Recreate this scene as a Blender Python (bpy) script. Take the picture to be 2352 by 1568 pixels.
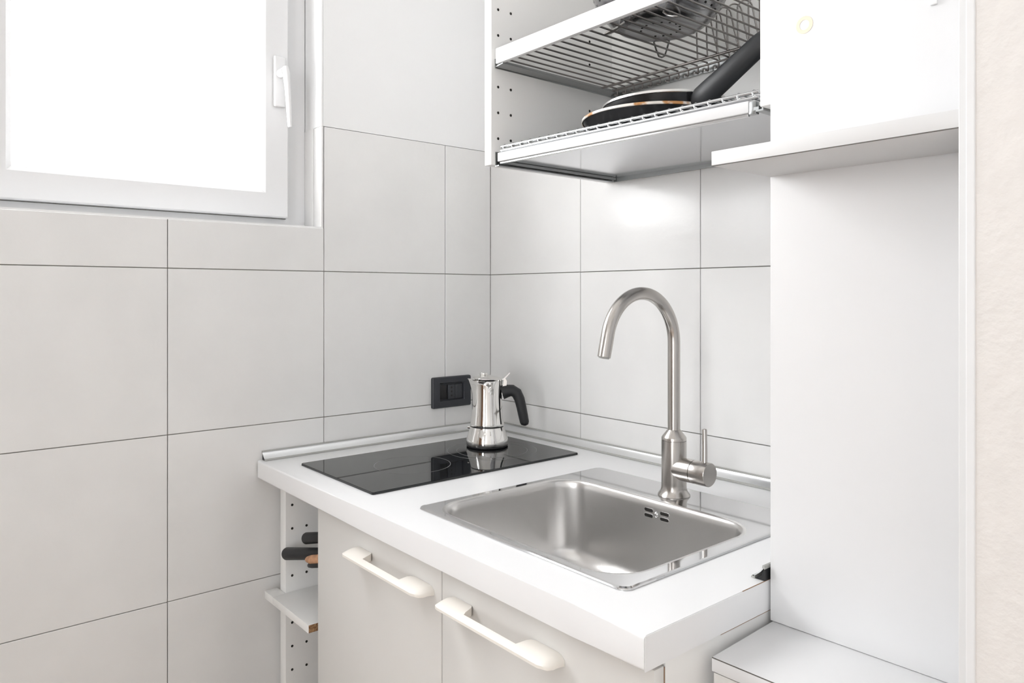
import bpy, bmesh, math, random
from mathutils import Vector, Matrix
random.seed(4)
PI = math.pi
C = bpy.context.scene.collection
for o in list(bpy.data.objects):
    bpy.data.objects.remove(o)

# ------------------------------------------------------------------ camera, sky, lights, exposure
scn = bpy.context.scene
cam_d = bpy.data.cameras.new('camera')
cam_d.sensor_width = 36.0
cam_d.lens = 26.012
cam_d.shift_y = -109.08 / 2352.0
cam_d.clip_start = 0.02
cam = bpy.data.objects.new('camera', cam_d)
cam.location = (1.5602, -1.2355, 1.2655)
cam.rotation_euler = (PI / 2, 0, 0.8719)
C.objects.link(cam)
scn.camera = cam

world = bpy.data.worlds.new('overcast_sky')
world.use_nodes = True
bg = world.node_tree.nodes['Background']
bg.inputs['Color'].default_value = (0.98, 0.99, 1.0, 1)
bg.inputs['Strength'].default_value = 11.2
scn.world = world


def portal(name, loc, rot, sx, sy):
    """light portal in a window opening: only guides the sky light, adds none"""
    d = bpy.data.lights.new(name, 'AREA')
    d.shape = 'RECTANGLE'
    d.size, d.size_y = sx, sy
    d.cycles.is_portal = True
    o = bpy.data.objects.new(name, d)
    o.location = loc
    o.rotation_euler = rot
    C.objects.link(o)


# kitchen window (light goes +X), added fill window behind the camera (light goes +Y)
portal('kitchen_window_portal', (-0.425, -1.139, 1.93), (PI / 2, 0, -PI / 2), 1.31, 1.03)
portal('fill_window_portal', (2.15, -3.76, 1.375), (PI / 2, 0, 0), 0.70, 2.15)

scn.view_settings.view_transform = 'Standard'
scn.view_settings.look = 'None'
scn.view_settings.gamma = 1.0
scn.view_settings.use_curve_mapping = False
scn.view_settings.exposure = 0.31


# ------------------------------------------------------------------ materials
def mat(name, col, rough=0.5, metal=0.0, bump=0.0, bscale=60.0, var=0.0, vscale=4.0, spec=0.5,
        aniso=None, stretch=None, coat=0.0, var2=None, ramp=(0.35, 0.65)):
    m = bpy.data.materials.new(name)
    m.use_nodes = True
    nt = m.node_tree
    b = nt.nodes['Principled BSDF']
    b.inputs['Base Color'].default_value = (*col, 1)
    b.inputs['Roughness'].default_value = rough
    b.inputs['Metallic'].default_value = metal
    b.inputs['Specular IOR Level'].default_value = spec
    if coat:
        b.inputs['Coat Weight'].default_value = coat
        b.inputs['Coat Roughness'].default_value = 0.05
    tc = nt.nodes.new('ShaderNodeTexCoord')
    src = tc.outputs['Object']
    if stretch:
        mp = nt.nodes.new('ShaderNodeMapping')
        mp.inputs['Scale'].default_value = stretch
        nt.links.new(src, mp.inputs['Vector'])
        src = mp.outputs['Vector']
    if var or var2:
        n = nt.nodes.new('ShaderNodeTexNoise')
        n.inputs['Scale'].default_value = vscale
        n.inputs['Detail'].default_value = 4
        nt.links.new(src, n.inputs['Vector'])
        r = nt.nodes.new('ShaderNodeValToRGB')
        r.color_ramp.elements[0].position = ramp[0]
        r.color_ramp.elements[1].position = ramp[1]
        lo = var2 if var2 else tuple(max(0, c * (1 - var)) for c in col)
        r.color_ramp.elements[0].color = (*lo, 1)
        r.color_ramp.elements[1].color = (*[min(1, c * (1 + var * 0.5)) for c in col], 1)
        nt.links.new(n.outputs['Fac'], r.inputs['Fac'])
        nt.links.new(r.outputs['Color'], b.inputs['Base Color'])
    if bump:
        n = nt.nodes.new('ShaderNodeTexNoise')
        n.inputs['Scale'].default_value = bscale
        n.inputs['Detail'].default_value = 3
        nt.links.new(src, n.inputs['Vector'])
        bp = nt.nodes.new('ShaderNodeBump')
        bp.inputs['Strength'].default_value = bump
        bp.inputs['Distance'].default_value = 0.002
        nt.links.new(n.outputs['Fac'], bp.inputs['Height'])
        nt.links.new(bp.outputs['Normal'], b.inputs['Normal'])
    if aniso:
        b.inputs['Anisotropic'].default_value = aniso
    return m


M = dict(
    tile=mat('glazed_wall_tile', (0.805, 0.80, 0.79), 0.19, bump=0.16, bscale=55, var=0.025, vscale=7),
    grout=mat('grey_grout', (0.40, 0.37, 0.34), 0.9),
    plaster=mat('white_wall_paint', (0.86, 0.86, 0.86), 0.8, bump=0.05, bscale=120),
    plaster_warm=mat('textured_cream_plaster', (0.72, 0.69, 0.665), 0.85, bump=0.55, bscale=85, var=0.02, vscale=50),
    ceiling=mat('ceiling_paint', (0.88, 0.88, 0.87), 0.9),
    floor=mat('oak_floor', (0.42, 0.30, 0.20), 0.35, var=0.25, vscale=3, stretch=(1, 9, 1)),
    pvc=mat('white_window_pvc', (0.80, 0.80, 0.805), 0.3),
    lam=mat('white_worktop_laminate', (0.85, 0.85, 0.855), 0.28, bump=0.015, bscale=400),
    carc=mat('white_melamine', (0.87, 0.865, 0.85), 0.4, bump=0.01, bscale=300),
    door=mat('cream_white_foil_door', (0.71, 0.695, 0.67), 0.38, bump=0.01, bscale=300),
    handle=mat('ivory_plastic', (0.88, 0.84, 0.78), 0.35),
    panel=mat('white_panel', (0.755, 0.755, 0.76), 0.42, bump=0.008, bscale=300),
    shelfw=mat('white_shelf_board', (0.70, 0.70, 0.70), 0.45, bump=0.008, bscale=300),
    trimw=mat('white_trim_paint', (0.74, 0.74, 0.745), 0.5),
    gap=mat('dark_joint', (0.13, 0.12, 0.11), 0.9),
    brown=mat('brown_board_joint', (0.30, 0.19, 0.12), 0.8),
    chip=mat('raw_particle_board', (0.48, 0.29, 0.15), 0.9, var2=(0.20, 0.10, 0.05), vscale=260, bump=0.5, bscale=260),
    hole=mat('dark_hole', (0.02, 0.018, 0.016), 0.9),
    steel=mat('brushed_steel', (0.60, 0.585, 0.565), 0.27, 1.0, bump=0.03, bscale=25, stretch=(1, 1, 60), aniso=0.4),
    faucet=mat('brushed_nickel', (0.50, 0.475, 0.45), 0.24, 1.0, bump=0.02, bscale=400),
    bowl=mat('satin_sink_steel', (0.70, 0.69, 0.68), 0.30, 1.0, bump=0.06, bscale=30, stretch=(14, 14, 1)),
    flange=mat('polished_sink_steel', (0.66, 0.66, 0.665), 0.06, 1.0),
    chrome=mat('polished_chrome', (0.80, 0.79, 0.77), 0.035, 1.0),
    alu=mat('satin_aluminium', (0.80, 0.81, 0.815), 0.28, 1.0),
    alug=mat('grey_sealing_lip', (0.40, 0.40, 0.38), 0.5),
    galv=mat('rack_steel', (0.42, 0.41, 0.40), 0.3, 1.0),
    rail=mat('grey_rail_steel', (0.36, 0.37, 0.37), 0.32, 1.0),
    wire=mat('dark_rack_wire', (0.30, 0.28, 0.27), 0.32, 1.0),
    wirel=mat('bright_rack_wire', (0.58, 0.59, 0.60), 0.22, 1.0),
    tray=mat('polished_tray_steel', (0.64, 0.65, 0.67), 0.13, 1.0),
    whitep=mat('white_rail_profile', (0.76, 0.76, 0.765), 0.35),
    glassblk=mat('black_ceramic_glass', (0.010, 0.011, 0.012), 0.03, spec=0.5),
    ring=mat('hob_marking', (0.28, 0.28, 0.28), 0.4),
    blk=mat('black_plastic', (0.011, 0.0115, 0.013), 0.42),
    blks=mat('soft_black_handle', (0.016, 0.017, 0.019), 0.5, bump=0.03, bscale=500),
    outlet=mat('anthracite_plastic', (0.035, 0.038, 0.045), 0.42),
    outletd=mat('dark_socket_plastic', (0.006, 0.006, 0.007), 0.4),
    pan=mat('black_enamel', (0.012, 0.012, 0.013), 0.25, bump=0.05, bscale=60),
    panin=mat('black_nonstick', (0.012, 0.013, 0.014), 0.45),
    rim=mat('worn_pan_rim', (0.78, 0.74, 0.68), 0.3, 0.0, var2=(0.50, 0.24, 0.08), vscale=30, ramp=(0.41, 0.49)),
    rim2=mat('bare_metal_rim', (0.80, 0.79, 0.77), 0.3, 1.0),
    cork=mat('tan_wood', (0.55, 0.30, 0.17), 0.6, var=0.3, vscale=80),
    colander=mat('colander_steel', (0.42, 0.42, 0.43), 0.20, 1.0, bump=0.05, bscale=20),
    stain=mat('faint_yellow_mark', (0.80, 0.70, 0.56), 0.5),
    brownframe=mat('brown_door_frame', (0.22, 0.12, 0.07), 0.4),
)
m = bpy.data.materials.new('window_glass')
m.use_nodes = True
nt = m.node_tree
nt.nodes.clear()
out = nt.nodes.new('ShaderNodeOutputMaterial')
mx = nt.nodes.new('ShaderNodeMixShader')
tr = nt.nodes.new('ShaderNodeBsdfTransparent')
gl = nt.nodes.new('ShaderNodeBsdfGlossy')
gl.inputs['Roughness'].default_value = 0.02
mx.inputs[0].default_value = 0.04
nt.links.new(tr.outputs[0], mx.inputs[1])
nt.links.new(gl.outputs[0], mx.inputs[2])
nt.links.new(mx.outputs[0], out.inputs[0])
M['glass'] = m


# ------------------------------------------------------------------ mesh helpers
def link(name, bm, material, parent=None, smooth=False, angle=None):
    bmesh.ops.recalc_face_normals(bm, faces=bm.faces)
    me = bpy.data.meshes.new(name)
    bm.to_mesh(me)
    bm.free()
    if smooth:
        for p in me.polygons:
            p.use_smooth = True
        if angle:
            me.set_sharp_from_angle(angle=math.radians(angle))
    me.materials.append(M[material])
    o = bpy.data.objects.new(name, me)
    C.objects.link(o)
    if parent:
        o.parent = parent
    return o


def thing(name, label, cat, loc=(0, 0, 0), rz=0.0, group=None):
    o = bpy.data.objects.new(name, None)
    o.empty_display_size = 0.05
    o.location = loc
    o.rotation_euler = (0, 0, rz)
    C.objects.link(o)
    o['label'] = label
    o['category'] = cat
    if group:
        o['group'] = group
    return o


def tag(o, label, cat, group=None):
    o['label'] = label
    o['category'] = cat
    if group:
        o['group'] = group
    return o


def add_box(bm, x0, x1, y0, y1, z0, z1, bev=0.0, seg=2):
    r = bmesh.ops.create_cube(bm, size=1.0)
    vs = r['verts']
    for v in vs:
        v.co = Vector(((x0 + x1) / 2 + v.co.x * (x1 - x0), (y0 + y1) / 2 + v.co.y * (y1 - y0),
                       (z0 + z1) / 2 + v.co.z * (z1 - z0)))
    if bev:
        es = list({e for v in vs for e in v.link_edges})
        bmesh.ops.bevel(bm, geom=es, offset=bev, segments=seg, affect='EDGES', profile=0.5)
    return bm


def box(name, material, parent, x0, x1, y0, y1, z0, z1, bev=0.0, seg=2):
    bm = bmesh.new()
    add_box(bm, x0, x1, y0, y1, z0, z1, bev, seg)
    return link(name, bm, material, parent, smooth=bev > 0, angle=40)


def add_lathe(bm, prof, c=(0, 0, 0), n=48, cap=True):
    """prof: list of (radius, z) from one end to the other"""
    rings = []
    for r, z in prof:
        if r < 1e-6:
            rings.append([bm.verts.new((c[0], c[1], c[2] + z))])
        else:
            rings.append([bm.verts.new((c[0] + r * math.cos(2 * PI * i / n), c[1] + r * math.sin(2 * PI * i / n),
                                        c[2] + z)) for i in range(n)])
    for a, b in zip(rings, rings[1:]):
        for i in range(n):
            j = (i + 1) % n
            if len(a) == 1 and len(b) == 1:
                continue
            if len(a) == 1:
                bm.faces.new((a[0], b[i], b[j]))
            elif len(b) == 1:
                bm.faces.new((a[i], b[0], a[j]))
            else:
                bm.faces.new((a[i], b[i], b[j], a[j]))
    if cap:
        for r in (rings[0], rings[-1]):
            if len(r) > 2:
                bm.faces.new(r)
    return bm


def lathe(name, material, parent, prof, c=(0, 0, 0), n=48, cap=True, angle=35):
    bm = bmesh.new()
    add_lathe(bm, prof, c, n, cap)
    return link(name, bm, material, parent, smooth=True, angle=angle)


def add_tube(bm, pts, rad, n=12, cap=True, sy=1.0, up=None):
    """tube along pts; rad a number or list; sy flattens the section along its second axis"""
    pts = [Vector(p) for p in pts]
    rads = rad if isinstance(rad, (list, tuple)) else [rad] * len(pts)
    rings = []
    prev = None
    for i, p in enumerate(pts):
        t = (pts[min(i + 1, len(pts) - 1)] - pts[max(i - 1, 0)]).normalized()
        if prev is None:
            a = Vector(up) if up else (Vector((0, 0, 1)) if abs(t.z) < 0.9 else Vector((1, 0, 0)))
        else:
            a = prev
        u = (a - t * a.dot(t)).normalized()
        prev = u
        w = t.cross(u)
        rings.append([bm.verts.new(p + (u * math.cos(2 * PI * k / n) + w * math.sin(2 * PI * k / n) * sy) * rads[i])
                      for k in range(n)])
    for a, b in zip(rings, rings[1:]):
        for i in range(n):
            j = (i + 1) % n
            bm.faces.new((a[i], b[i], b[j], a[j]))
    if cap:
        bm.faces.new(rings[0])
        bm.faces.new(rings[-1])
    return bm


def tube(name, material, parent, pts, rad, n=12, cap=True, sy=1.0, up=None, angle=50):
    bm = bmesh.new()
    add_tube(bm, pts, rad, n, cap, sy, up)
    return link(name, bm, material, parent, smooth=True, angle=angle)


def add_prism(bm, prof, origin, u, v, w, length):
    """closed 2D profile (a,b) placed at origin + a*u + b*v, extruded along w"""
    o, u, v, w = Vector(origin), Vector(u), Vector(v), Vector(w)
    A = [bm.verts.new(o + u * a + v * b) for a, b in prof]
    B = [bm.verts.new(o + u * a + v * b + w * length) for a, b in prof]
    k = len(prof)
    for i in range(k):
        j = (i + 1) % k
        bm.faces.new((A[i], A[j], B[j], B[i]))
    bm.faces.new(A)
    bm.faces.new(B)
    return bm


def rrect(x0, x1, y0, y1, r, n=8):
    out = []
    for cx, cy, a0 in ((x1 - r, y1 - r, 0), (x0 + r, y1 - r, PI / 2), (x0 + r, y0 + r, PI), (x1 - r, y0 + r, 1.5 * PI)):
        for k in range(n + 1):
            a = a0 + PI / 2 * k / n
            out.append((cx + r * math.cos(a), cy + r * math.sin(a)))
    return out


def loft(bm, loops, close_end=False):
    R = [[bm.verts.new(p) for p in L] for L in loops]
    k = len(R[0])
    for a, b in zip(R, R[1:]):
        for i in range(k):
            j = (i + 1) % k
            bm.faces.new((a[i], a[j], b[j], b[i]))
    if close_end:
        bm.faces.new(R[-1])
    return R


def inst(src, name, parent, loc=None):
    """one more object that shares the mesh of src"""
    o = bpy.data.objects.new(name, src.data)
    C.objects.link(o)
    if parent:
        o.parent = parent
    if loc is not None:
        o.location = loc
    return o


# ------------------------------------------------------------------ the room
def struct(name, bm, material):
    o = link(name, bm, material)
    o['kind'] = 'structure'
    return o


ROOM_X1, ROOM_Y0, ROOM_Z = 2.9, -3.6, 2.7
OPY0, OPY1, OPZ0, OPZ1 = -1.795, -0.4829, 1.4145, 2.45      # window opening in wall_left, enlarged out of view for more light
T = 0.008                                                   # tile thickness

bm = bmesh.new()
add_box(bm, -0.26, ROOM_X1 + 0.2, ROOM_Y0 - 0.2, 0.2, -0.06, 0.0)
struct('floor', bm, 'floor')
bm = bmesh.new()
add_box(bm, -0.42, ROOM_X1 + 0.2, ROOM_Y0 - 0.2, 0.2, ROOM_Z, ROOM_Z + 0.06)
struct('ceiling', bm, 'ceiling')

# wall_left with its window opening; the plaster face is flush with the tiles above them
bm = bmesh.new()
X0, X1 = -0.42, -T  # extra wall thickness, unseen, added to block grazing sky light on the reveal
add_box(bm, X0, X1, ROOM_Y0, OPY0, 0, ROOM_Z)
add_box(bm, X0, X1, OPY1, 0.0, 0, ROOM_Z)
add_box(bm, X0, X1, OPY0, OPY1, 0, OPZ0 - 0.001)
add_box(bm, X0, X1, OPY0, OPY1, OPZ1, ROOM_Z)
wall_left = struct('wall_left', bm, 'plaster')
bm = bmesh.new()
add_box(bm, -T - 0.0005, -0.0058, OPY1 + 0.0002, -0.001, 0, 1.6460)
add_box(bm, -T - 0.0005, -0.0058, ROOM_Y0, OPY1 + 0.0002, 0, OPZ0 - 0.0005)
link('grout_bed', bm, 'grout', wall_left)
bm = bmesh.new()
add_box(bm, -T, -0.0012, OPY1, -0.0, 1.6467, ROOM_Z)
add_box(bm, -T, -0.0012, ROOM_Y0, OPY0, 1.6467, ROOM_Z)
add_box(bm, -T, -0.0012, OPY0, OPY1, OPZ1, ROOM_Z)
link('plaster_coat', bm, 'plaster', wall_left)
# reveal of the window: plaster lining with a corner strip
bm = bmesh.new()
add_box(bm, -0.0875, -0.0405, OPY1 - 0.004, OPY1, OPZ0, OPZ1)
add_box(bm, -0.0875, -0.0012, OPY0, OPY0 + 0.004, OPZ0, OPZ1)
add_box(bm, -0.0875, -0.0012, OPY0, OPY1, OPZ1 - 0.004, OPZ1)
add_box(bm, -0.0875, -0.0012, OPY0, OPY1, OPZ0 - 0.001, OPZ0 + 0.003)
link('window_reveal', bm, 'plaster', wall_left)
box('corner_strip', 'plaster', wall_left, -0.0405, -0.0012, OPY1 - 0.0046, OPY1 - 0.0002, 1.6467, OPZ1, 0.0008)
box('reveal_tile', 'tile', wall_left, -0.0405, -0.0003, OPY1 - 0.0050, OPY1 - 0.0002, OPZ0 + 0.001, 1.6460, 0.0006)
box('reveal_tile', 'tile', wall_left, -0.0874, -0.0412, OPY1 - 0.0062, OPY1 - 0.0041, OPZ0 + 0.0035, 1.6460, 0.0006)

bm = bmesh.new()
add_box(bm, -0.26, 1.45, T, 0.2, 0, ROOM_Z)
wall_back = struct('wall_back', bm, 'grout')
bm = bmesh.new()
add_box(bm, 0.0, 1.45, 0.0012, T, 1.6467, ROOM_Z)
link('plaster_coat', bm, 'plaster', wall_back)

J = 0.0016 / 2
ROWS = [1.6461, 1.3167, 0.9863, 0.6556, 0.3252, 0.0]
COLS_L = [0.0, -0.1471, -0.4815, -0.8150, -1.1490, -1.4830, -1.8170, -2.151]
COLS_B = [0.0, 0.3386, 0.6731, 1.0076, 1.342]


def tile_obj(parent, a0, a1, z0, z1, wall):
    bm = bmesh.new()
    a0, a1 = min(a0, a1) + J, max(a0, a1) - J
    if wall == 'L' and a1 > -0.01:
        a1 = -0.0002
    if wall == 'B' and a0 < 0.01:
        a0 = 0.0002
    lift = random.uniform(-0.0002, 0.0002)
    if wall == 'L':
        add_box(bm, -T, lift, a0, a1, z0 + J, z1 - J, 0.0007, 1)
    else:
        add_box(bm, a0, a1, -lift, T, z0 + J, z1 - J, 0.0007, 1)
    link('tile', bm, 'tile', parent)


for i in range(len(COLS_L) - 1):
    for j in range(5):
        top = ROWS[j]
        if j == 0 and COLS_L[i] < -0.45 and COLS_L[i + 1] > -1.85:
            top = OPZ0
        tile_obj(wall_left, COLS_L[i], COLS_L[i + 1] if i else COLS_L[1], ROWS[j + 1], top, 'L')
for i in range(len(COLS_B) - 1):
    for j in range(5):
        tile_obj(wall_back, COLS_B[i], COLS_B[i + 1], ROWS[j + 1], ROWS[j], 'B')

# cream plaster wall on the right, its front face just behind the camera's right edge
bm = bmesh.new()
add_box(bm, 1.3275, ROOM_X1, -0.5335, 0.0, 0, ROOM_Z, 0.0)
es = [e for e in bm.edges if all(abs(v.co.x - 1.3275) < 1e-5 and abs(v.co.y + 0.5335) < 1e-5 for v in e.verts)]
bmesh.ops.bevel(bm, geom=es, offset=0.006, segments=4, affect='EDGES', profile=0.5)
wall_right = struct('wall_right', bm, 'plaster_warm')
bm = bmesh.new()
add_box(bm, 1.3262, 1.3335, -0.5345, -0.50, 0, ROOM_Z, 0.001, 2)
o = struct('trim_2', bm, 'trimw')
bm = bmesh.new()
add_box(bm, 1.3180, 1.3262, -0.5265, -0.40, 0, ROOM_Z, 0.0008, 2)
struct('trim_1', bm, 'shelfw')

# side and rear walls behind the camera; the tall rear window is an unseen addition for fill light
GX0, GX1, GZ0, GZ1 = 1.80, 2.50, 0.30, 2.45
bm = bmesh.new()
add_box(bm, ROOM_X1, ROOM_X1 + 0.15, ROOM_Y0, 0, 0, ROOM_Z)
struct('wall_side', bm, 'plaster')
bm = bmesh.new()
add_box(bm, -0.26, GX0, ROOM_Y0 - 0.15, ROOM_Y0, 0, ROOM_Z)
add_box(bm, GX1, ROOM_X1 + 0.15, ROOM_Y0 - 0.15, ROOM_Y0, 0, ROOM_Z)
add_box(bm, GX0, GX1, ROOM_Y0 - 0.15, ROOM_Y0, 0, GZ0)
add_box(bm, GX0, GX1, ROOM_Y0 - 0.15, ROOM_Y0, GZ1, ROOM_Z)
struct('wall_rear', bm, 'plaster')
bm = bmesh.new()
for k in range(3):
    x = GX0 + (GX1 - GX0 - 0.06) * k / 2
    add_box(bm, x, x + 0.06, ROOM_Y0 - 0.10, ROOM_Y0 - 0.03, GZ0, GZ1)
add_box(bm, GX0, GX1, ROOM_Y0 - 0.10, ROOM_Y0 - 0.03, GZ0, GZ0 + 0.07)
add_box(bm, GX0, GX1, ROOM_Y0 - 0.10, ROOM_Y0 - 0.03, GZ1 - 0.07, GZ1)
struct('fill_window', bm, 'pvc')
d_ = box('door_1', 'brownframe', None, 0.55, 1.40, ROOM_Y0 + 0.001, ROOM_Y0 + 0.04, 0.002, 2.05, 0.004)
d_['kind'] = 'structure'

# window_1: fixed frame, opening sash, pane, handle
w1 = bpy.data.objects.new('window_1', None)
C.objects.link(w1)
w1['kind'] = 'structure'
FY0, FY1, FZ0, FZ1 = OPY0 + 0.0041, OPY1 - 0.0041, OPZ0 + 0.0035, OPZ1 - 0.0045


def frame_bm(x0, x1, y0, y1, z0, z1, wd, bev):
    bm = bmesh.new()
    L = []
    for x, i in ((x0, 0), (x0, wd), (x1, wd + bev), (x1, bev)):
        pass
    def ring(x, k):
        return [(x, y0 + k, z0 + k), (x, y1 - k, z0 + k), (x, y1 - k, z1 - k), (x, y0 + k, z1 - k)]
    loops = [ring(x0, 0), ring(x1 - bev, 0), ring(x1, bev), ring(x1, wd - bev * 3), ring(x1 - bev * 2, wd), ring(x0, wd), ring(x0, 0)]
    loft(bm, loops)
    bmesh.ops.remove_doubles(bm, verts=bm.verts, dist=1e-6)
    return bm


link('window_frame', frame_bm(-0.15, -0.0875, FY0, FY1, FZ0, FZ1, 0.075, 0.002), 'pvc', w1)
SY0, SY1, SZ0, SZ1 = -1.128, -0.5373, 1.4388, 2.41


def add_sash(y0, y1):
    s_ = link('sash', frame_bm(-0.145, -0.065, y0, y1, SZ0, SZ1, 0.0625, 0.003), 'pvc', w1)
    box('sash_gap_shade', 'gap', w1, -0.0874, -0.0846, y0, y1 + 0.0012, SZ0 - 0.0012, SZ0 + 0.002)  # dark strip put in for the shaded gap between sash and frame
    box('window_pane', 'glass', w1, -0.108, -0.102, y0 + 0.055, y1 - 0.055, SZ0 + 0.055, SZ1 - 0.055)
    return s_


sash = add_sash(SY0, SY1)
add_sash(-1.738, -1.148)  # unseen second sash, added with the wider opening to let in more light
box('mullion', 'pvc', w1, -0.149, -0.088, -1.175, -1.101, FZ0 + 0.07, FZ1 - 0.07)
h = box('window_handle', 'pvc', sash, -0.0655, -0.055, -0.5745, -0.5470, 1.688, 1.803, 0.004, 3)
tube('handle_neck', 'pvc', h, [(-0.056, -0.561, 1.762), (-0.030, -0.561, 1.762)], 0.0095, 16)
tube('handle_lever', 'pvc', h, [(-0.028, -0.561, 1.770), (-0.024, -0.560, 1.755), (-0.024, -0.557, 1.72), (-0.024, -0.554, 1.67), (-0.024, -0.552, 1.638)],
     [0.009, 0.0105, 0.0085, 0.0075, 0.006], 16, sy=0.7)

# ------------------------------------------------------------------ worktop
XR, YF, ZT, ZB = 1.0607, -0.636, 0.910, 0.872
HX0, HX1, HY0, HY1 = 0.532, 0.952, -0.556, -0.227      # cut-out for the sink
wt = thing('worktop', 'white laminate worktop carrying the black hob and the steel sink', 'worktop', (0, 0, 0))
bm = bmesh.new()
xs, ys = [0.0008, HX0, HX1, XR - 0.0009], [YF, HY0, HY1, -0.0008]
V = {}
for i, x in enumerate(xs):
    for j, y in enumerate(ys):
        for k, z in enumerate((ZB, ZT)):
            V[i, j, k] = bm.verts.new((x, y, z))
for i in range(3):
    for j in range(3):
        if (i, j) == (1, 1):
            continue
        for k in (0, 1):
            bm.faces.new([V[i, j, k], V[i + 1, j, k], V[i + 1, j + 1, k], V[i, j + 1, k]])
for i in range(3):
    for j in (0, 3):
        bm.faces.new([V[i, j, 0], V[i + 1, j, 0], V[i + 1, j, 1], V[i, j, 1]])
        bm.faces.new([V[j, i, 0], V[j, i + 1, 0], V[j, i + 1, 1], V[j, i, 1]])
for j in (1, 2):
    bm.faces.new([V[1, j, 0], V[2, j, 0], V[2, j, 1], V[1, j, 1]])
    bm.faces.new([V[j, 1, 0], V[j, 2, 0], V[j, 2, 1], V[j, 1, 1]])
es = [e for e in bm.edges if all(abs(v.co.y - YF) < 1e-6 for v in e.verts) and abs(e.verts[0].co.z - e.verts[1].co.z) < 1e-6]
es += [e for e in bm.edges if all(abs(v.co.y - YF) < 1e-6 and v.co.x < 0.01 for v in e.verts)]
bmesh.ops.bevel(bm, geom=es, offset=0.0045, segments=4, affect='EDGES', profile=0.5)
link('board', bm, 'lam', wt, smooth=True, angle=30)
box('edge_band', 'lam', wt, XR - 0.0007, XR + 0.0002, YF + 0.0012, -0.002, ZB + 0.0002, ZT - 0.0004)
box('edge_glue_line', 'brown', wt, XR - 0.0009, XR - 0.0002, -0.50, -0.002, ZB - 0.0009, ZB + 0.0002)
box('edge_glue_line', 'brown', wt, XR - 0.0009, XR - 0.0001, -0.455, -0.002, ZT - 0.0004, ZT + 0.0003)

# aluminium upstand strips
def upstand(name, label, origin, u, w, length, ends):
    t = thing(name, label, 'edging strip', (0, 0, 0), 0, 'aluminium strips around the worktop')
    o = Vector(origin)
    u, v, w = Vector(u), Vector((0, 0, 1)), Vector(w)
    H, D, n = 0.0195, 0.0185, 10
    # concave quarter curve from wall top to front bottom
    arc = []
    for k in range(n + 1):
        a = PI / 2 * k / n
        arc.append((0.0032 + (D - 0.0045) * (1 - math.sin(a)) ** 1.0 * 1.0, 0.0035 + (H - 0.006) * (1 - math.cos(a))))
    # arc goes bottom-front -> top; keep it gentle
    arc = [(0.0032 + (D - 0.0045) * (1 - k / n) ** 1.35, 0.0035 + (H - 0.006) * (k / n)) for k in range(n + 1)]
    outer = arc
    inner = [(a - 0.0012, b - 0.0008) for a, b in arc][::-1]
    bm = bmesh.new()
    add_prism(bm, outer + inner, o, u, v, w, length)
    link('concave_face', bm, 'alu', t, smooth=True, angle=40)
    bm = bmesh.new()
    add_prism(bm, [(0.0005, H - 0.0045), (0.0038, H - 0.0030), (0.0034, H), (0.0005, H)], o, u, v, w, length)
    link('top_seal', bm, 'alug', t)
    bm = bmesh.new()
    add_prism(bm, [(D - 0.0045, 0.0004), (D + 0.0008, 0.0004), (D + 0.0005, 0.0022), (D - 0.0016, 0.0042), (D - 0.0040, 0.0042)], o, u, v, w, length)
    link('bottom_seal', bm, 'alug', t)
    bm = bmesh.new()
    add_prism(bm, [(0.0006, 0.0006), (D - 0.0050, 0.0006), (0.0060, 0.0055), (0.0024, H - 0.0045), (0.0006, H - 0.0045)], o + w * ends[0], u, v, w, length - ends[0] - ends[1])
    link('open_end_shade', bm, 'blk', t)  # black core put in for the shade inside the open strip end
    return t


upstand('upstand_strip', 'satin aluminium strip along the tiled wall below the window, behind the black hob', (0.0003, -0.6255, ZT), (1, 0, 0), (0, 1, 0), 0.6245, (0.001, 0.02))
upstand('upstand_strip', 'satin aluminium strip along the back wall behind the sink tap', (0.0205, -0.0003, ZT), (0, -1, 0), (1, 0, 0), 1.018, (0.02, 0.02))
upstand('upstand_strip', 'short dark-ended strip between the worktop and the white tall panel', (1.0616, -0.4085, ZT), (-1, 0, 0), (0, 1, 0), 0.386, (0.001, 0.02))

# ------------------------------------------------------------------ hob
hob = thing('hob', 'black ceramic glass two-zone hob set in the white worktop', 'hob', (0, 0, ZT))
bm = bmesh.new()
L0 = rrect(0.1025, 0.4010, -0.5830, -0.0690, 0.004, 4)
loft(bm, [[(x, y, 0.0003) for x, y in L0], [(x, y, 0.0036) for x, y in L0],
          [(0.2518 + (x - 0.2518) * 0.9945, -0.326 + (y + 0.326) * 0.9965, 0.0046) for x, y in L0]], True)
link('glass_plate', bm, 'glassblk', hob)


def ring(parent, cx, cy, r, w=0.0009):
    bm = bmesh.new()
    add_lathe(bm, [(r, 0.00466), (r, 0.0048), (r + w, 0.0048), (r + w, 0.00466)], (cx, cy, 0), 72, False)
    link('zone_ring', bm, 'ring', parent)


ring(hob, 0.262, -0.412, 0.0775)
ring(hob, 0.256, -0.198, 0.1000)
ring(hob, 0.256, -0.198, 0.0790)

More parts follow.
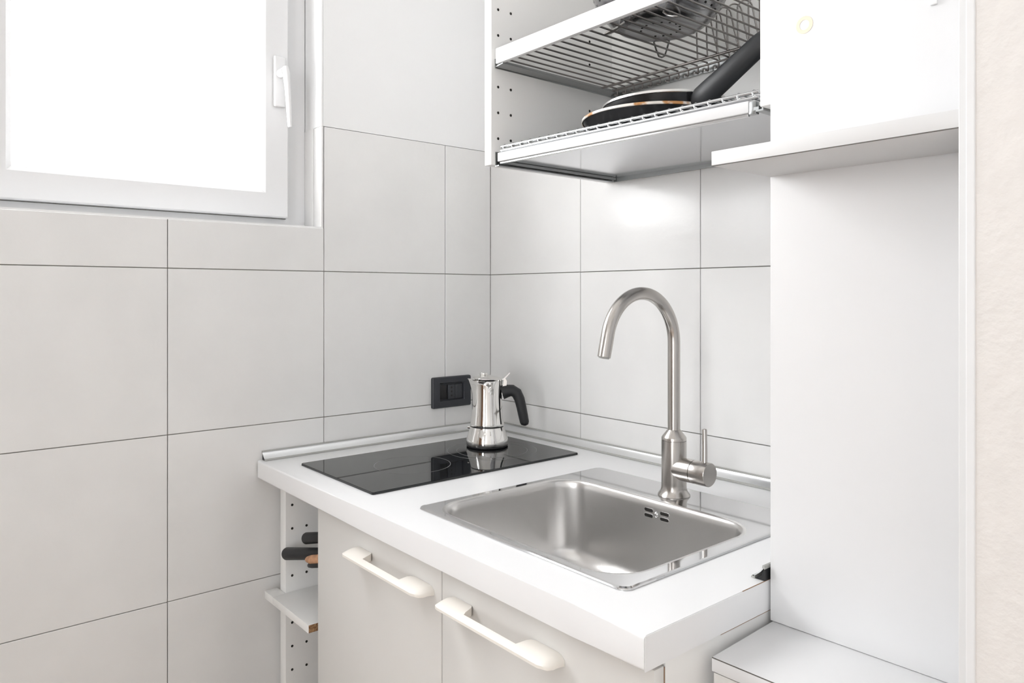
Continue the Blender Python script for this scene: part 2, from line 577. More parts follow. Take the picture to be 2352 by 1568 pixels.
# ------------------------------------------------------------------ moka pot
MX, MY = 0.2135, -0.1786
mk = thing('moka_pot', 'polished steel moka coffee pot with black handle on the hob', 'coffee pot', (MX, MY, ZT + 0.0049), 0.8719)
lathe('base_band', 'blk', mk, [(0.0, 0.0), (0.0455, 0.0), (0.0478, 0.0015), (0.0478, 0.0045), (0.0, 0.0045)])
lathe('boiler', 'chrome', mk, [(0.0, 0.0045), (0.0476, 0.0045), (0.0484, 0.0065), (0.0482, 0.013), (0.0470, 0.021), (0.0425, 0.034),
                               (0.0398, 0.043), (0.0392, 0.0455), (0.0, 0.0455)], n=64)
lathe('gasket', 'blk', mk, [(0.0, 0.0455), (0.0372, 0.0455), (0.0372, 0.0482), (0.0, 0.0482)])
up = thing('tmp', 'tmp', 'tmp')
bpy.data.objects.remove(up)
bm = bmesh.new()
# upper jug, slightly waisted, with a lip pulled out on the spout side (-x local)
prof = [(0.0388, 0.0482), (0.0392, 0.0500), (0.0386, 0.0545), (0.0366, 0.0700), (0.0350, 0.0900), (0.0340, 0.1150), (0.0340, 0.1400), (0.0346, 0.1480), (0.0356, 0.1520)]
n = 64
rings = []
for r, z in prof:
    R = []
    for i in range(n):
        a = 2 * PI * i / n
        k = max(0.0, math.cos(a - PI)) ** 14
        t = max(0.0, (z - 0.120) / 0.032)
        R.append(bm.verts.new(((r + 0.010 * k * t) * math.cos(a), (r + 0.010 * k * t) * math.sin(a), z + 0.003 * k * t)))
    rings.append(R)
for r, z in [(0.0344, 0.1520), (0.0330, 0.1400), (0.0328, 0.0600)]:
    rings.append([bm.verts.new((r * math.cos(2 * PI * i / n), r * math.sin(2 * PI * i / n), z)) for i in range(n)])
for a, b in zip(rings, rings[1:]):
    for i in range(n):
        j = (i + 1) % n
        bm.faces.new((a[i], b[i], b[j], a[j]))
bm.faces.new(rings[-1])
bm.faces.new(rings[0])
link('jug', bm, 'chrome', mk, smooth=True, angle=40)
lid = lathe('lid', 'chrome', mk, [(0.0, 0.0072), (0.008, 0.0070), (0.020, 0.0050), (0.0300, 0.0022), (0.0345, 0.0006), (0.0350, -0.0004), (0.0335, -0.0012), (0.0, -0.0005)], n=56)
lid.location = (0.001, 0.0, 0.1562)
lid.rotation_euler = (0.0, 0.06, 0)
lathe('lid_knob', 'chrome', lid, [(0.0, 0.0120), (0.0085, 0.0118), (0.0092, 0.0105), (0.0088, 0.0072), (0.006, 0.0040), (0.0, 0.0040)], (-0.010, 0.002, 0), n=24)
bm = bmesh.new()
add_prism(bm, [(0.031, 0.0006), (0.036, 0.0016), (0.0500, 0.0165), (0.0512, 0.0155), (0.0385, -0.0010), (0.031, -0.0012)], (0, -0.0065, 0), (1, 0, 0), (0, 0, 1), (0, 1, 0), 0.013)
link('lid_tab', bm, 'chrome', lid)
bm = bmesh.new()
add_prism(bm, [(0.0335, 0.118), (0.0440, 0.132), (0.0455, 0.1500), (0.0420, 0.1560), (0.0385, 0.1550), (0.0365, 0.140), (0.0335, 0.136)], (0, -0.0062, 0), (1, 0, 0), (0, 0, 1), (0, 1, 0), 0.0124)
link('hinge_bracket', bm, 'chrome', mk)
tube('handle', 'blks', mk, [(0.0345, 0, 0.1230), (0.0460, 0, 0.1265), (0.0580, 0, 0.1275), (0.0680, 0, 0.1215), (0.0745, 0, 0.1080), (0.0790, 0, 0.0900), (0.0830, 0, 0.0700), (0.0862, 0, 0.0545), (0.0868, 0, 0.0490), (0.0868, 0, 0.0465)],
     [0.0165, 0.0150, 0.0136, 0.0130, 0.0122, 0.0116, 0.0112, 0.0106, 0.0084, 0.003], 24, sy=0.9, up=(0, 0, 1))
tube('valve', 'chrome', mk, [(-0.0375, 0.012, 0.040), (-0.0455, 0.014, 0.040)], 0.0030, 12)

# ------------------------------------------------------------------ wall socket
so = thing('wall_socket', 'anthracite rectangular wall socket on the tiles behind the coffee pot', 'socket', (0.0004, -0.1316, 1.0150))
bm = bmesh.new()
o_ = rrect(-0.0597, 0.0597, -0.0392, 0.0392, 0.004, 4)
i_ = rrect(-0.0390, 0.0390, -0.0220, 0.0245, 0.001, 4)
oo = [(x * 0.975, y * 0.965) for x, y in o_]
loft(bm, [[(0, x, y) for x, y in o_], [(0.0075, x, y) for x, y in o_], [(0.0095, x, y) for x, y in oo],
          [(0.0095, x, y) for x, y in i_], [(0.0050, x * 0.94, y * 0.9) for x, y in i_], [(0.0015, x * 0.93, y * 0.89) for x, y in i_]], True)
link('cover_plate', bm, 'outlet', so, smooth=True, angle=35)
for k, (y0, y1, mt, dx) in enumerate(((-0.0345, -0.0118, 'outletd', 0.0025), (-0.0113, 0.0105, 'outlet', 0.0050), (0.0110, 0.0345, 'outlet', 0.0046))):
    p = box('socket_module', mt, so, 0.0016, dx + 0.0006, y0, y1, -0.0180, 0.0185, 0.0006)
    if k == 1:
        for dz in (-0.0098, 0.0005, 0.0108):
            ob = tube('pin_hole', 'hole', p, [(dx - 0.001, (y0 + y1) / 2, dz), (dx + 0.0009, (y0 + y1) / 2, dz)], 0.0026, 12)

# ------------------------------------------------------------------ sink
sk = thing('sink', 'square stainless steel inset sink with a single deep bowl', 'sink', (0, 0, ZT))
SX0, SX1, SYB0, SYB1 = 0.5170, 0.9735, -0.5665, -0.1265
BX0, BX1, BY0, BY1 = 0.5375, 0.9460, -0.5495, -0.2345
N = 10
o0 = rrect(SX0, SX1, SYB0, SYB1, 0.016, N)
o1 = rrect(SX0 + 0.001, SX1 - 0.001, SYB0 + 0.001, SYB1 - 0.001, 0.015, N)
o2 = rrect(SX0 + 0.0045, SX1 - 0.0045, SYB0 + 0.0045, SYB1 - 0.0045, 0.013, N)
b00 = rrect(BX0 - 0.0055, BX1 + 0.0055, BY0 - 0.0055, BY1 + 0.0055, 0.065, N)
b0 = rrect(BX0 - 0.002, BX1 + 0.002, BY0 - 0.002, BY1 + 0.002, 0.062, N)
b1 = rrect(BX0, BX1, BY0, BY1, 0.060, N)
bm = bmesh.new()
loft(bm, [[(x, y, 0.0003) for x, y in o0], [(x, y, 0.0012) for x, y in o0], [(x, y, 0.0027) for x, y in o1], [(x, y, 0.0034) for x, y in o2],
          [(x, y, 0.0034) for x, y in b00]])
link('flange', bm, 'flange', sk, smooth=True, angle=8)


def bl(inset, z, r):
    return [(x, y, z) for x, y in rrect(BX0 + inset, BX1 - inset, BY0 + inset, BY1 - inset, r, N)]


bm = bmesh.new()
loops = [[(x, y, 0.0034) for x, y in b00], [(x, y, 0.0031) for x, y in b0], [(x, y, 0.0024) for x, y in b1], bl(0.0015, 0.0005, 0.0590), bl(0.0026, -0.0030, 0.0585), bl(0.0034, -0.012, 0.058), bl(0.0075, -0.115, 0.056)]
for k in range(1, 9):
    a = PI / 2 * k / 8
    loops.append(bl(0.0078 + 0.034 * (1 - math.cos(a)), -0.115 - 0.034 * math.sin(a), 0.056 - 0.012 * k / 8))
loops.append(bl(0.10, -0.1525, 0.035))
loft(bm, loops, True)
bowl = link('bowl', bm, 'bowl', sk, smooth=True, angle=50)
lathe('drain', 'flange', sk, [(0.0, -0.0005), (0.030, 0.0), (0.044, 0.0025), (0.0455, 0.001), (0.0455, -0.001)], (0.742, -0.392, -0.1525), 40, False)
# overflow slots in the rear wall of the bowl
def wall_y(z):
    return BY1 - 0.0034 - 0.0041 * (-z - 0.012) / 0.103


OX = 0.7557
for dx in (-0.0168, 0.0168):
    for dz in (-0.0150, -0.0243):
        bm = bmesh.new()
        L0 = [(OX + dx + a, b + dz) for a, b in rrect(-0.0090, 0.0090, -0.0026, 0.0026, 0.0025, 6)]
        y = wall_y(dz)
        loft(bm, [[(a, y + 0.002, b) for a, b in L0], [(a, y - 0.0006, b) for a, b in L0]], True)
        link('overflow_slot', bm, 'hole', sk)
        bm = bmesh.new()
        L1 = [(OX + dx + a, b + dz) for a, b in rrect(-0.0096, 0.0096, -0.0032, 0.0032, 0.0031, 6)]
        loft(bm, [[(a, y + 0.001, b) for a, b in L1], [(a, y - 0.0008, b) for a, b in L1], [(a, y - 0.0008, b) for a, b in L0]])
        link('slot_edge', bm, 'flange', sk)
bm = bmesh.new()
add_lathe(bm, [(0.0052, 0.0), (0.0050, 0.0012), (0.004, 0.0026), (0.002, 0.0034), (0.0, 0.0036)], (0, 0, 0), 24)
s_ = link('overflow_screw', bm, 'flange', sk, smooth=True, angle=40)
s_.location = (OX, wall_y(-0.0196) - 0.0005, -0.0196)
s_.rotation_euler = (PI / 2, 0, 0)

# ------------------------------------------------------------------ tap
FX, FYC = 0.7498, -0.1835
tp = thing('tap', 'brushed steel single-lever tap with tall curved spout behind the sink', 'tap', (FX, FYC, ZT + 0.0033))
lathe('body', 'faucet', tp, [(0.0, 0.0), (0.0275, 0.0), (0.0280, 0.0015), (0.0265, 0.0040), (0.0232, 0.0085), (0.0219, 0.0140), (0.0217, 0.020), (0.0217, 0.0960), (0.0, 0.0960)], n=56)
lathe('collar', 'faucet', tp, [(0.0208, 0.0962), (0.0208, 0.0972), (0.0216, 0.0974), (0.0216, 0.1010), (0.0210, 0.1025), (0.0112, 0.1150), (0.0, 0.1150)], n=56)
pts = [(0, 0, 0.112), (0, 0, 0.16), (0, 0, 0.21), (0, 0, 0.262)]
R, zc = 0.0862, 0.2670
ang_end = math.radians(166)
for k in range(0, 33):
    a = ang_end * k / 32
    pts.append((0, -R + R * math.cos(a), zc + R * math.sin(a)))
e = Vector(pts[-1])
tdir = Vector((0, -math.sin(ang_end), math.cos(ang_end)))
for d in (0.013, 0.026, 0.038):
    pts.append(tuple(e + tdir * d))
spout = tube('spout', 'faucet', tp, pts, [0.0108] * (len(pts) - 1) + [0.0106], 28, angle=60)
tip = e + tdir * 0.038
tube('aerator', 'alug', tp, [tuple(tip - tdir * 0.002), tuple(tip + tdir * 0.0015)], 0.0086, 24)
vz = 0.0485
bm = bmesh.new()
add_tube(bm, [(0.0, 0, vz), (0.0420, 0, vz)], 0.0198, 36, up=(0, 0, 1))
link('valve_housing', bm, 'faucet', tp, smooth=True, angle=50)
tube('lever_cap', 'faucet', tp, [(0.0424, 0, vz), (0.0432, 0, vz), (0.0436, 0, vz), (0.0735, 0, vz), (0.0745, 0, vz)], [0.0188, 0.0190, 0.0200, 0.0200, 0.0192], 36, up=(0, 0, 1), angle=40)
tube('lever', 'faucet', tp, [(0.0640, 0.0, vz + 0.018), (0.0618, 0.003, vz + 0.046), (0.0592, 0.006, vz + 0.0735), (0.0591, 0.006, vz + 0.0745)], [0.0045, 0.0044, 0.0043, 0.0032], 16)

# ------------------------------------------------------------------ base cabinet with two doors
YD = -0.618
bc = thing('base_cabinet', 'cream white base cabinet with two doors under the worktop', 'cabinet', (0, 0, 0))
box('side_panel', 'carc', bc, 1.0410, 1.0590, -0.5995, -0.02, 0.10, ZB - 0.0012)
box('inner_shelf', 'carc', bc, 0.2560, 1.0410, -0.5900, -0.026, 0.6200, 0.6358)
box('bottom_panel', 'carc', bc, 0.2560, 1.0410, -0.5990, -0.02, 0.10, 0.118)
box('plinth', 'carc', bc, 0.262, 1.0590, -0.555, -0.537, 0.0005, 0.0998)
box('back_panel', 'carc', bc, 0.2780, 1.0410, -0.024, -0.020, 0.118, ZB - 0.02)


def cup_handle(parent, xa, xb, z):
    """moulded bow handle: two pads on the door joined by a slim bar"""
    bm = bmesh.new()
    pad = 0.062
    nx, ny = 96, 10
    yb, yf = YD - 0.0004, -0.6515
    grid_t, grid_b = [], []
    L = xb - xa
    for i in range(nx + 1):
        s = i / nx
        x = xa + L * s
        d = min(x - xa, xb - x)                # distance from the nearer end
        # inner (door side) limit of the section
        if d < pad - 0.012:
            yin = yb
        elif d < pad:
            t = (d - (pad - 0.012)) / 0.012
            yin = yb + (yf + 0.0105 - yb) * (1 - math.sqrt(max(0, 1 - t * t)))
        else:
            yin = yf + 0.0105
        # rounded outer corners
        rc = 0.016
        yo = yf
        if d < rc:
            t = 1 - d / rc
            yo = yf + rc * 0.9 * (1 - math.sqrt(max(0, 1 - t * t)))
        rt, rb = [], []
        for j in range(ny + 1):
            q = j / ny
            y = yin + (yo - yin) * q
            f = (y - yb) / (yf - yb)           # 0 at door, 1 at front
            top = z + 0.0055 * math.sin(PI * min(1, f * 0.62 + 0.30)) - 0.0025 * f
            edge = min(1.0, d / 0.012)
            top -= 0.006 * (1 - edge) ** 2
            th = 0.0130 * (1 - f) + 0.0036 * f
            rt.append(bm.verts.new((x, y, top)))
            rb.append(bm.verts.new((x, y, top - th * (0.55 + 0.45 * edge))))
        grid_t.append(rt)
        grid_b.append(rb)
    for i in range(nx):
        for j in range(ny):
            bm.faces.new((grid_t[i][j], grid_t[i + 1][j], grid_t[i + 1][j + 1], grid_t[i][j + 1]))
            bm.faces.new((grid_b[i][j], grid_b[i][j + 1], grid_b[i + 1][j + 1], grid_b[i + 1][j]))
        for j in (0, ny):
            bm.faces.new((grid_t[i][j], grid_b[i][j], grid_b[i + 1][j], grid_t[i + 1][j]))
    for i in (0, nx):
        for j in range(ny):
            bm.faces.new((grid_t[i][j], grid_t[i][j + 1], grid_b[i][j + 1], grid_b[i][j]))
    return link('handle', bm, 'handle', parent, smooth=True, angle=55)


d1 = box('door', 'door', bc, 0.2560, 0.6644, YD, YD + 0.0160, 0.105, ZB - 0.004, 0.0012)
cup_handle(d1, 0.4080, 0.6470, 0.8275)
d2 = box('door', 'door', bc, 0.6670, 1.0592, YD, YD + 0.0160, 0.105, ZB - 0.004, 0.0012)
cup_handle(d2, 0.6870, 0.9240, 0.8290)
box('door_buffer', 'brown', bc, 0.6610, 0.6700, YD + 0.0162, YD + 0.0175, 0.12, ZB - 0.006)
box('door_buffer', 'brown', bc, 1.0410, 1.0588, YD + 0.0162, YD + 0.0178, 0.12, ZB - 0.006)

# ------------------------------------------------------------------ narrow open cabinet beside the wall
oc = thing('open_cabinet', 'narrow open white cabinet between the tiled wall and the first door', 'cabinet', (0, 0, 0))
lp = box('side_panel', 'carc', oc, 0.0330, 0.0607, -0.5980, -0.02, 0.02, ZB - 0.0012, 0.0008)
hole_src = None


def pin(parent, p, axis, r=0.0027):
    global hole_src
    if hole_src is None:
        bm = bmesh.new()
        add_lathe(bm, [(0.0, 0.0), (1.0, 0.0), (1.0, 0.0004 / 0.0027), (0.0, 0.0004 / 0.0027)], n=16)
        hole_src = link('pin_hole', bm, 'hole', parent)
        o = hole_src
    else:
        o = inst(hole_src, 'pin_hole', parent)
    o.scale = (r, r, r)
    o.location = p
    o.rotation_euler = axis
    return o


for y in (-0.5836, -0.5514):
    for k in range(9):
        z = 0.819 - 0.0498 * k
        if (y > -0.56 and k == 0) or abs(z - 0.628) < 0.012:
            continue
        pin(lp, (0.06065, y, z), (0, PI / 2, 0))
sh = box('shelf', 'carc', oc, 0.0612, 0.2343, -0.6270, -0.0300, 0.6200, 0.6358, 0.0004)
box('shelf_end', 'chip', sh, 0.2343, 0.2350, -0.6262, -0.0305, 0.6206, 0.6352)
box('shelf_lip', 'carc', sh, 0.0205, 0.0612, -0.6270, -0.5990, 0.6200, 0.6358, 0.0004)
# pots inside the cabinet; only their handles reach past the door
def pot(label, c, r, z0, hgt, pts, rad):
    t = thing('saucepan', label, 'saucepan', (0, 0, 0), 0, 'pots and tools behind the first door')
    lathe('body', 'steel', t, [(0.0, 0.0), (r - 0.004, 0.0), (r, 0.004), (r, hgt), (r - 0.0015, hgt), (r - 0.0015, 0.004), (0.0, 0.003)], (c[0], c[1], z0), 40, False)
    tube('handle', 'blk', t, pts, rad, 20)


pot('black round pan handle poking out beside the cabinet door, lowest and longest', (0.400, -0.430), 0.100, 0.6362, 0.1040,
    [(0.0735, -0.6046, 0.7236), (0.0750, -0.6040, 0.7240), (0.0785, -0.6030, 0.7248), (0.1700, -0.5700, 0.7420), (0.2500, -0.5200, 0.7400), (0.3160, -0.4760, 0.7300)],
    [0.0070, 0.0110, 0.0128, 0.0120, 0.0110, 0.0080])
pot('short black pan handle end above the long one, beside the cabinet door', (0.405, -0.420), 0.098, 0.7404, 0.0600,
    [(0.1275, -0.5855, 0.7652), (0.1290, -0.5850, 0.7656), (0.1320, -0.5840, 0.7664), (0.1850, -0.5650, 0.7780), (0.2500, -0.5250, 0.7850), (0.3180, -0.4760, 0.7850)],
    [0.0070, 0.0105, 0.0118, 0.0110, 0.0105, 0.0080])
for nm, lab, mt, pts, rad in (
        ('wooden_spoon', 'tan wooden handle tip just below the black pan handle', 'cork',
         [(0.1660, -0.6005, 0.7362), (0.1720, -0.5995, 0.7376), (0.1850, -0.5975, 0.7405), (0.2300, -0.5850, 0.7520), (0.3600, -0.5120, 0.8040), (0.4500, -0.4500, 0.8060)],
         [0.0025, 0.0060, 0.0090, 0.0095, 0.0060, 0.0050]),
        ('spatula', 'dark flat handle tip under the tan wooden handle', 'blk',
         [(0.1770, -0.6005, 0.7275), (0.1800, -0.6000, 0.7282), (0.1900, -0.5980, 0.7310), (0.2300, -0.5880, 0.7410), (0.3300, -0.5100, 0.8060), (0.4300, -0.4300, 0.8080)],
         [0.0025, 0.0045, 0.0058, 0.0058, 0.0045, 0.0040])):
    t = thing(nm, lab, 'kitchen tool', (0, 0, 0), 0, 'pots and tools behind the first door')
    tube('handle', mt, t, pts, rad, 16)

# ------------------------------------------------------------------ wall cabinet for the dish racks
CXL0, CXL, CXR, CXR1, CYF = 0.4215, 0.4420, 1.0180, 1.0360, -0.3480
CZ0, CZ1 = 1.5150, 2.20
dc = thing('wall_cabinet', 'open white wall cabinet holding the two metal dish racks', 'cabinet', (0, 0, 0))
sl = box('side_panel', 'carc', dc, CXL0, CXL, CYF, -0.0012, CZ0, CZ1, 0.0008)
sr = box('side_panel', 'carc', dc, CXR, CXR1, CYF, -0.0012, CZ0, CZ1, 0.0008)
box('back_panel', 'carc', dc, CXL + 0.0002, CXR - 0.0002, -0.0060, -0.0018, 1.5300, CZ1)
box('top_panel', 'carc', dc, CXL + 0.0002, CXR - 0.0002, CYF, -0.0062, CZ1 - 0.018, CZ1)
for y in (-0.3310, -0.2990):
    for k in range(12):
        z = 1.5672 + 0.0501 * k
        if abs(z - 1.717) < 0.01:
            continue
        pin(sl, (CXL - 0.00005, y, z), (0, PI / 2, 0))
for k in range(8):
    pin(sl, (CXL - 0.00005, -0.0765, 1.6612 + 0.0501 * k), (0, PI / 2, 0))


def wire_obj(name, parent, pts, r, material, n=8):
    return tube(name, material, parent, pts, r, n)


# upper dish rack
ur = thing('dish_rack', 'upper wire dish rack with plate dividers, carrying the steel colander', 'dish rack', (0, 0, 0))
ZW = 1.7130
box('front_rail', 'whitep', ur, 0.4508, 1.0140, -0.3445, -0.3345, 1.7077, 1.7372, 0.0012)
bm = bmesh.new()
add_prism(bm, [(0.4428, 1.7022), (0.4448, 1.7022), (0.4455, 1.7035), (0.4680, 1.7060), (0.4680, 1.7074), (0.4445, 1.7056), (0.4443, 1.7200), (0.4428, 1.7200)], (0, -0.3400, 0), (1, 0, 0), (0, 0, 1), (0, 1, 0), 0.330)
link('side_rail', bm, 'rail', ur)
bm = bmesh.new()
add_prism(bm, [(1.0172, 1.7022), (1.0152, 1.7022), (1.0145, 1.7035), (0.9920, 1.7060), (0.9920, 1.7074), (1.0155, 1.7056), (1.0157, 1.7200), (1.0172, 1.7200)], (0, -0.3400, 0), (1, 0, 0), (0, 0, 1), (0, 1, 0), 0.330)
link('side_rail', bm, 'rail', ur)
box('back_rail', 'rail', ur, 0.4470, 1.0130, -0.0125, -0.0085, 1.6990, 1.7190)
wsrc = None
for k in range(23):
    x = 0.4725 + 0.0234 * k
    if wsrc is None:
        bm = bmesh.new()
        add_tube(bm, [(0, -0.3345, ZW), (0, -0.20, ZW), (0, -0.0250, ZW), (0, -0.0215, ZW - 0.003), (0, -0.0205, ZW - 0.013), (0, -0.0225, ZW - 0.0155), (0, -0.0330, ZW - 0.0160)], 0.00175, 8)
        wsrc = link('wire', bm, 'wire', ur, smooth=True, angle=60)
        wsrc.location.x = x
    else:
        inst(wsrc, 'wire', ur, (x, 0, 0))
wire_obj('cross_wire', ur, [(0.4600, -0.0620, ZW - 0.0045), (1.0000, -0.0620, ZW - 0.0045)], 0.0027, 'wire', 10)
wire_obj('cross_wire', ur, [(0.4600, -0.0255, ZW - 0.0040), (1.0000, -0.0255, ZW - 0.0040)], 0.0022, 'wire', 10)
asrc = None
for k in range(16):
    x = 0.7120 + 0.0222 * k
    if x > 0.975:
        break
    if asrc is None:
        hgt, y1, y2, dx = 0.086, -0.0630, -0.0255, 0.0234
        pts = [(0, y1, ZW - 0.002)]
        for a in (0.3, 0.6, 0.82):
            pts.append((0 - 0.002 * a, y1 - 0.001, ZW + hgt * a))
        for q in range(1, 10):
            a = PI * q / 10
            pts.append((dx * 0.30 * (1 - math.cos(a)), y1 + (y2 - y1) * 0.36 * (1 - math.cos(a)) / 1.2, ZW + hgt * 0.82 + 0.013 * math.sin(a)))
        pts.append((dx * 0.75, y1 + (y2 - y1) * 0.72, ZW + hgt * 0.5))
        pts.append((dx, y2, ZW - 0.002))
        bm = bmesh.new()
        add_tube(bm, pts, 0.0015, 8)
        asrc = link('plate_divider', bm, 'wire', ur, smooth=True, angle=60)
        asrc.location.x = x
    else:
        inst(asrc, 'plate_divider', ur, (x, 0, 0))

# lower rack with drip tray
lr = thing('drip_tray_rack', 'lower pull-out wire rack over a steel drip tray, under the pans', 'dish rack', (0, 0, 0))
for sx, x0 in ((1, 0.4428), (-1, 1.0172)):
    bm = bmesh.new()
    add_prism(bm, [(0, 1.5120), (0.0110, 1.5120), (0.0110, 1.5140), (0.0022, 1.5142), (0.0022, 1.5400), (0.0, 1.5400)], (x0, -0.3390, 0), (sx, 0, 0), (0, 0, 1), (0, 1, 0), 0.331)
    link('side_rail', bm, 'rail', lr)
    bm = bmesh.new()
    add_prism(bm, [(0.0112, 1.5160), (0.0190, 1.5160), (0.0190, 1.5205), (0.0112, 1.5205)], (x0, -0.3320, 0), (sx, 0, 0), (0, 0, 1), (0, 1, 0), 0.318)
    link('runner', bm, 'rail', lr)
box('back_rail', 'rail', lr, 0.4540, 1.0060, -0.0125, -0.0062, 1.5125, 1.5225)
bm = bmesh.new()
A = [(0.4625, -0.3300, 1.5215), (0.9975, -0.3130, 1.5165), (0.9975, -0.0135, 1.5165), (0.4625, -0.0135, 1.5215)]
loft(bm, [[(x, y, z + 0.010) for x, y, z in A], A], True)
link('drip_tray', bm, 'tray', lr)
fr_ = box('front_rail', 'whitep', lr, 0.0, 0.5310, -0.0100, 0.0, 0.0, 0.0165, 0.0010)
fr_.location = (0.4550, -0.3335, 1.5195)
fr_.rotation_euler = (0, 0.0055, math.atan2(0.018, 0.53))
box('front_lip', 'alu', fr_, 0.002, 0.5280, -0.0055, 0.0000, -0.0040, -0.0004, 0.0006)
box('end_cap', 'rail', fr_, 0.5312, 0.5420, -0.0090, 0.0000, -0.0030, 0.0150, 0.001)


def fz(x):
    return 1.5470 - 0.0055 * (x - 0.455) + 0.0


def fy(x):
    return -0.3330 + 0.018 * (x - 0.455) / 0.53


xs_ = (0.4590, 0.9980)
wire_obj('rim_wire', lr, [(xs_[0], fy(xs_[0]) - 0.003, fz(xs_[0]) + 0.0010), (xs_[1], fy(xs_[1]) - 0.003, fz(xs_[1]) + 0.0010)], 0.0027, 'wirel', 10)
wire_obj('rim_wire', lr, [(xs_[0], fy(xs_[0]) - 0.004, fz(xs_[0]) - 0.0068), (xs_[1], fy(xs_[1]) - 0.004, fz(xs_[1]) - 0.0068)], 0.0028, 'wirel', 10)
wire_obj('rim_wire', lr, [(xs_[0], -0.0250, fz(xs_[0]) + 0.0005), (xs_[1], -0.0250, fz(xs_[1]) + 0.0005)], 0.0023, 'wirel', 10)
vsrc = None
for k in range(23):
    x = 0.4650 + 0.0238 * k
    if vsrc is None:
        bm = bmesh.new()
        add_tube(bm, [(0.008, 0.0020, -0.0050), (0.005, -0.0040, -0.0048), (0.0015, -0.0052, -0.0030), (0.0, -0.0040, 0.0020), (0.0, -0.0010, 0.0042), (0.0, 0.296, 0.0040)], 0.0015, 8)
        vsrc = link('wire', bm, 'wirel', lr, smooth=True, angle=60)
        vsrc.location = (x, fy(x), fz(x))
    else:
        inst(vsrc, 'wire', lr, (x, fy(x), fz(x)))

# ------------------------------------------------------------------ pans on the lower rack
ZP = 1.5536


def pan(name, label, c, r0, r1, hgt, z, rimmat, tilt=(0, 0)):
    t = thing(name, label, 'frying pan', (c[0], c[1], z), 0)
    t.rotation_euler = (tilt[0], tilt[1], 0)
    lathe('body', 'pan', t, [(0.0, 0.0), (r0 * 0.93, 0.0), (r0, 0.003), (r0 + (r1 - r0) * 0.62, hgt * 0.45), (r1 - 0.0015, hgt * 0.86), (r1, hgt - 0.0035)], n=72, cap=False)
    lathe('cooking_surface', 'panin', t, [(0.0, 0.0030), (r0 * 0.92, 0.0030), (r0 - 0.001, 0.006), (r0 + (r1 - r0) * 0.60 - 0.001, hgt * 0.5), (r1 - 0.004, hgt - 0.004)], n=72, cap=False)
    lathe('rim', rimmat, t, [(r1 - 0.0040, hgt - 0.0036), (r1 - 0.0038, hgt - 0.0008), (r1 - 0.0018, hgt), (r1 + 0.0006, hgt - 0.0008), (r1 + 0.0012, hgt - 0.0048), (r1, hgt - 0.0056)], n=72, cap=False)
    return t


p1 = pan('frying_pan', 'black frying pan with a worn rusty rim, lower of the two stacked pans', (0.690, -0.1660), 0.100, 0.1300, 0.0320, ZP, 'rim')
p2 = pan('frying_pan', 'black frying pan with a thick raised handle, upper of the two stacked pans', (0.7150, -0.1640), 0.0930, 0.1120, 0.0480, ZP + 0.0040, 'rim2')
bm = bmesh.new()
add_tube(bm, [(0.098, -0.044, 0.030), (0.112, -0.050, 0.031), (0.135, -0.057, 0.036), (0.165, -0.061, 0.050), (0.195, -0.062, 0.067), (0.225, -0.060, 0.086), (0.255, -0.056, 0.102), (0.264, -0.055, 0.106)],
         [0.013, 0.0180, 0.0200, 0.0190, 0.0182, 0.0175, 0.0165, 0.010], 24, sy=0.78, up=(-0.5, 0, 1))
ph = link('handle', bm, 'blks', p2, smooth=True, angle=60)

# ------------------------------------------------------------------ colander on the upper rack
CO = (0.7296, -0.1953)
co = thing('colander', 'perforated steel colander on three wire feet on the upper rack', 'colander', (CO[0], CO[1], ZW + 0.0018))
ZC = 0.0170
cprof = [(0.0, ZC), (0.060, ZC), (0.068, ZC + 0.0010), (0.076, ZC + 0.0045), (0.091, ZC + 0.016), (0.108, ZC + 0.036), (0.119, ZC + 0.060), (0.1245, ZC + 0.085), (0.126, ZC + 0.105), (0.132, ZC + 0.107), (0.1325, ZC + 0.109), (0.125, ZC + 0.1085)]
inner = [(max(0, r - 0.0012), z + 0.001) for r, z in cprof[:9]][::-1]
lathe('bowl', 'colander', co, cprof + inner, n=64, cap=False, angle=45)
bm = bmesh.new()
psrc = []
for ri in (4.2, 4.7, 5.3, 5.8, 6.4):
    i = int(ri)
    f = ri - i
    r = cprof[i][0] * (1 - f) + cprof[i + 1][0] * f
    z = cprof[i][1] * (1 - f) + cprof[i + 1][1] * f
    dr, dz = cprof[i + 1][0] - cprof[i][0], cprof[i + 1][1] - cprof[i][1]
    nn = Vector((dz, 0, -dr)).normalized()
    for k in range(30):
        a = 2 * PI * k / 30 + (0.087 if int(ri * 2) % 2 else 0)
        if (k // 3) % 4 == 3:
            continue
        R_ = Matrix.Rotation(a, 4, 'Z')
        c = R_ @ (Vector((r, 0, z)) + nn * 0.0008)
        nv = (R_ @ nn).normalized()
        u = Vector((-math.sin(a), math.cos(a), 0))
        w = nv.cross(u)
        bm.faces.new([bm.verts.new(c + (u * math.cos(q * PI / 4) + w * math.sin(q * PI / 4)) * 0.0021) for q in range(8)])
for rr in (0.034,):
    cnt = int(rr * 460)
    for k in range(cnt):
        a = 2 * PI * k / cnt
        c = Vector((rr * math.cos(a), rr * math.sin(a), ZC - 0.0004))
        bm.faces.new([bm.verts.new(c + Vector((math.cos(q * PI / 4), math.sin(q * PI / 4), 0)) * 0.0021) for q in range(8)])
pf = link('perforations', bm, 'hole', co)
pf['kind'] = 'stuff'
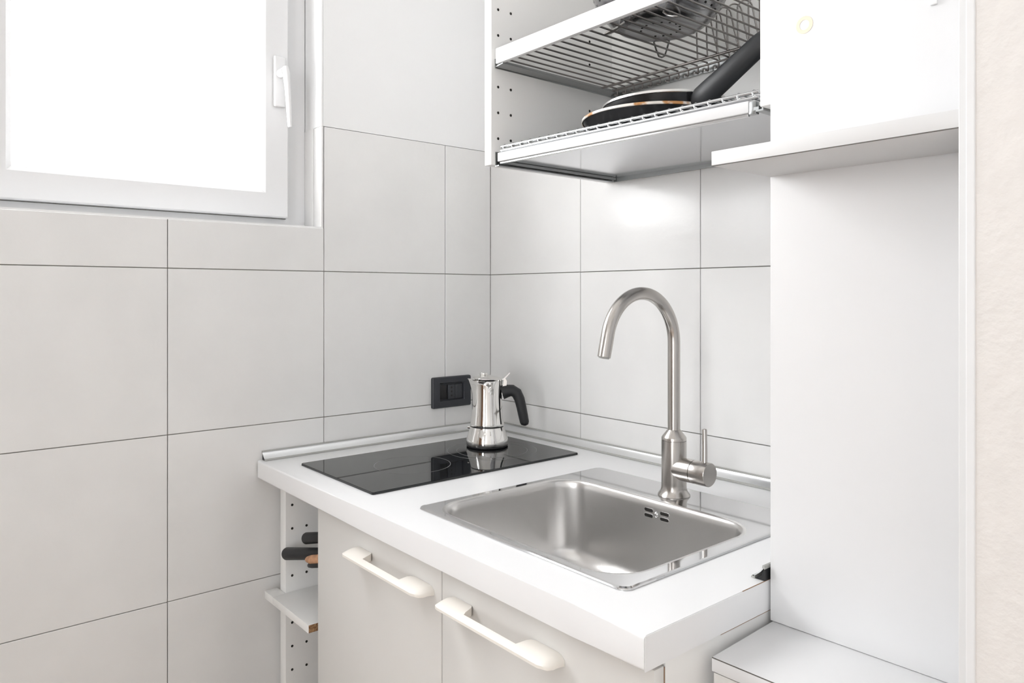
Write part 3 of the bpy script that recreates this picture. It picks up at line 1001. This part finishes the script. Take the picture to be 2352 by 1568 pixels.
for (fx, fy_) in ((0.6659, -0.1117), (0.6788, -0.2873), (0.8136, -0.2584)):
    a = math.atan2(fy_ - CO[1], fx - CO[0])
    R_ = Matrix.Rotation(a, 4, 'Z')
    pts = [R_ @ Vector(p) for p in ((0.072, -0.014, ZC + 0.003), (0.085, -0.010, 0.0100), (0.1015, -0.0055, 0.0022), (0.1055, 0.0, 0.0008), (0.1015, 0.0055, 0.0022), (0.085, 0.010, 0.0100), (0.072, 0.014, ZC + 0.003))]
    tube('foot', 'galv', co, pts, 0.0018, 8)

# ------------------------------------------------------------------ tall white panel with two shelves
PX, PY = 1.0640, -0.4000
ROT = math.radians(1.7)
ts = thing('tall_shelf_unit', 'tall flat white panel with a projecting shelf, right of the sink', 'shelf unit', (0, 0, 0))
tp_ = thing('x', 'x', 'x')
bpy.data.objects.remove(tp_)
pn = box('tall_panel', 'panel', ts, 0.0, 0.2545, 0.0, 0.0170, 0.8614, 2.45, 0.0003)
pn.location = (PX, PY, 0)
pn.rotation_euler = (0, 0, ROT)
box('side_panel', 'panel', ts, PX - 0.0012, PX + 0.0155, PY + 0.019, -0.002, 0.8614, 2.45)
us = box('shelf', 'shelfw', ts, PX - 0.0014, 1.3176, -0.5214, PY + 0.0040, 1.4108, 1.4271, 0.0004)
box('edge_joint', 'gap', us, PX - 0.0013, 1.3175, -0.5217, -0.5206, 1.4103, 1.4112)
lathe('screw_cap_mark', 'stain', pn, [(0.0060, 0), (0.0060, 0.0003), (0.0105, 0.0003), (0.0105, 0)], n=32, cap=False)
k_ = pn.children[0]
k_.location = (0.0440, -0.0001, 1.5870)
k_.rotation_euler = (PI / 2, 0, 0)
box('panel_hook', 'pvc', pn, 0.1830, 0.1900, -0.004, 0.0, 1.5690, 1.5950, 0.001)

# low cabinet in front of the tall panel
lc = thing('low_cabinet', 'low white cabinet with a flat top at the lower right corner', 'cabinet', (1.0668, -0.3998, 0), math.radians(2.2))
tb = box('top_board', 'panel', lc, 0.0, 0.2500, -0.1345, 0.0170, 0.8454, 0.8609, 0.0005)
box('edge_joint', 'gap', tb, 0.0003, 0.2498, -0.13470, -0.1340, 0.8600, 0.8610)
box('side_panel', 'panel', lc, 0.0015, 0.0175, -0.1300, -0.004, 0.0005, 0.8448)
box('front_panel', 'door', lc, 0.0020, 0.2480, -0.1338, -0.1302, 0.08, 0.8443, 0.0004)
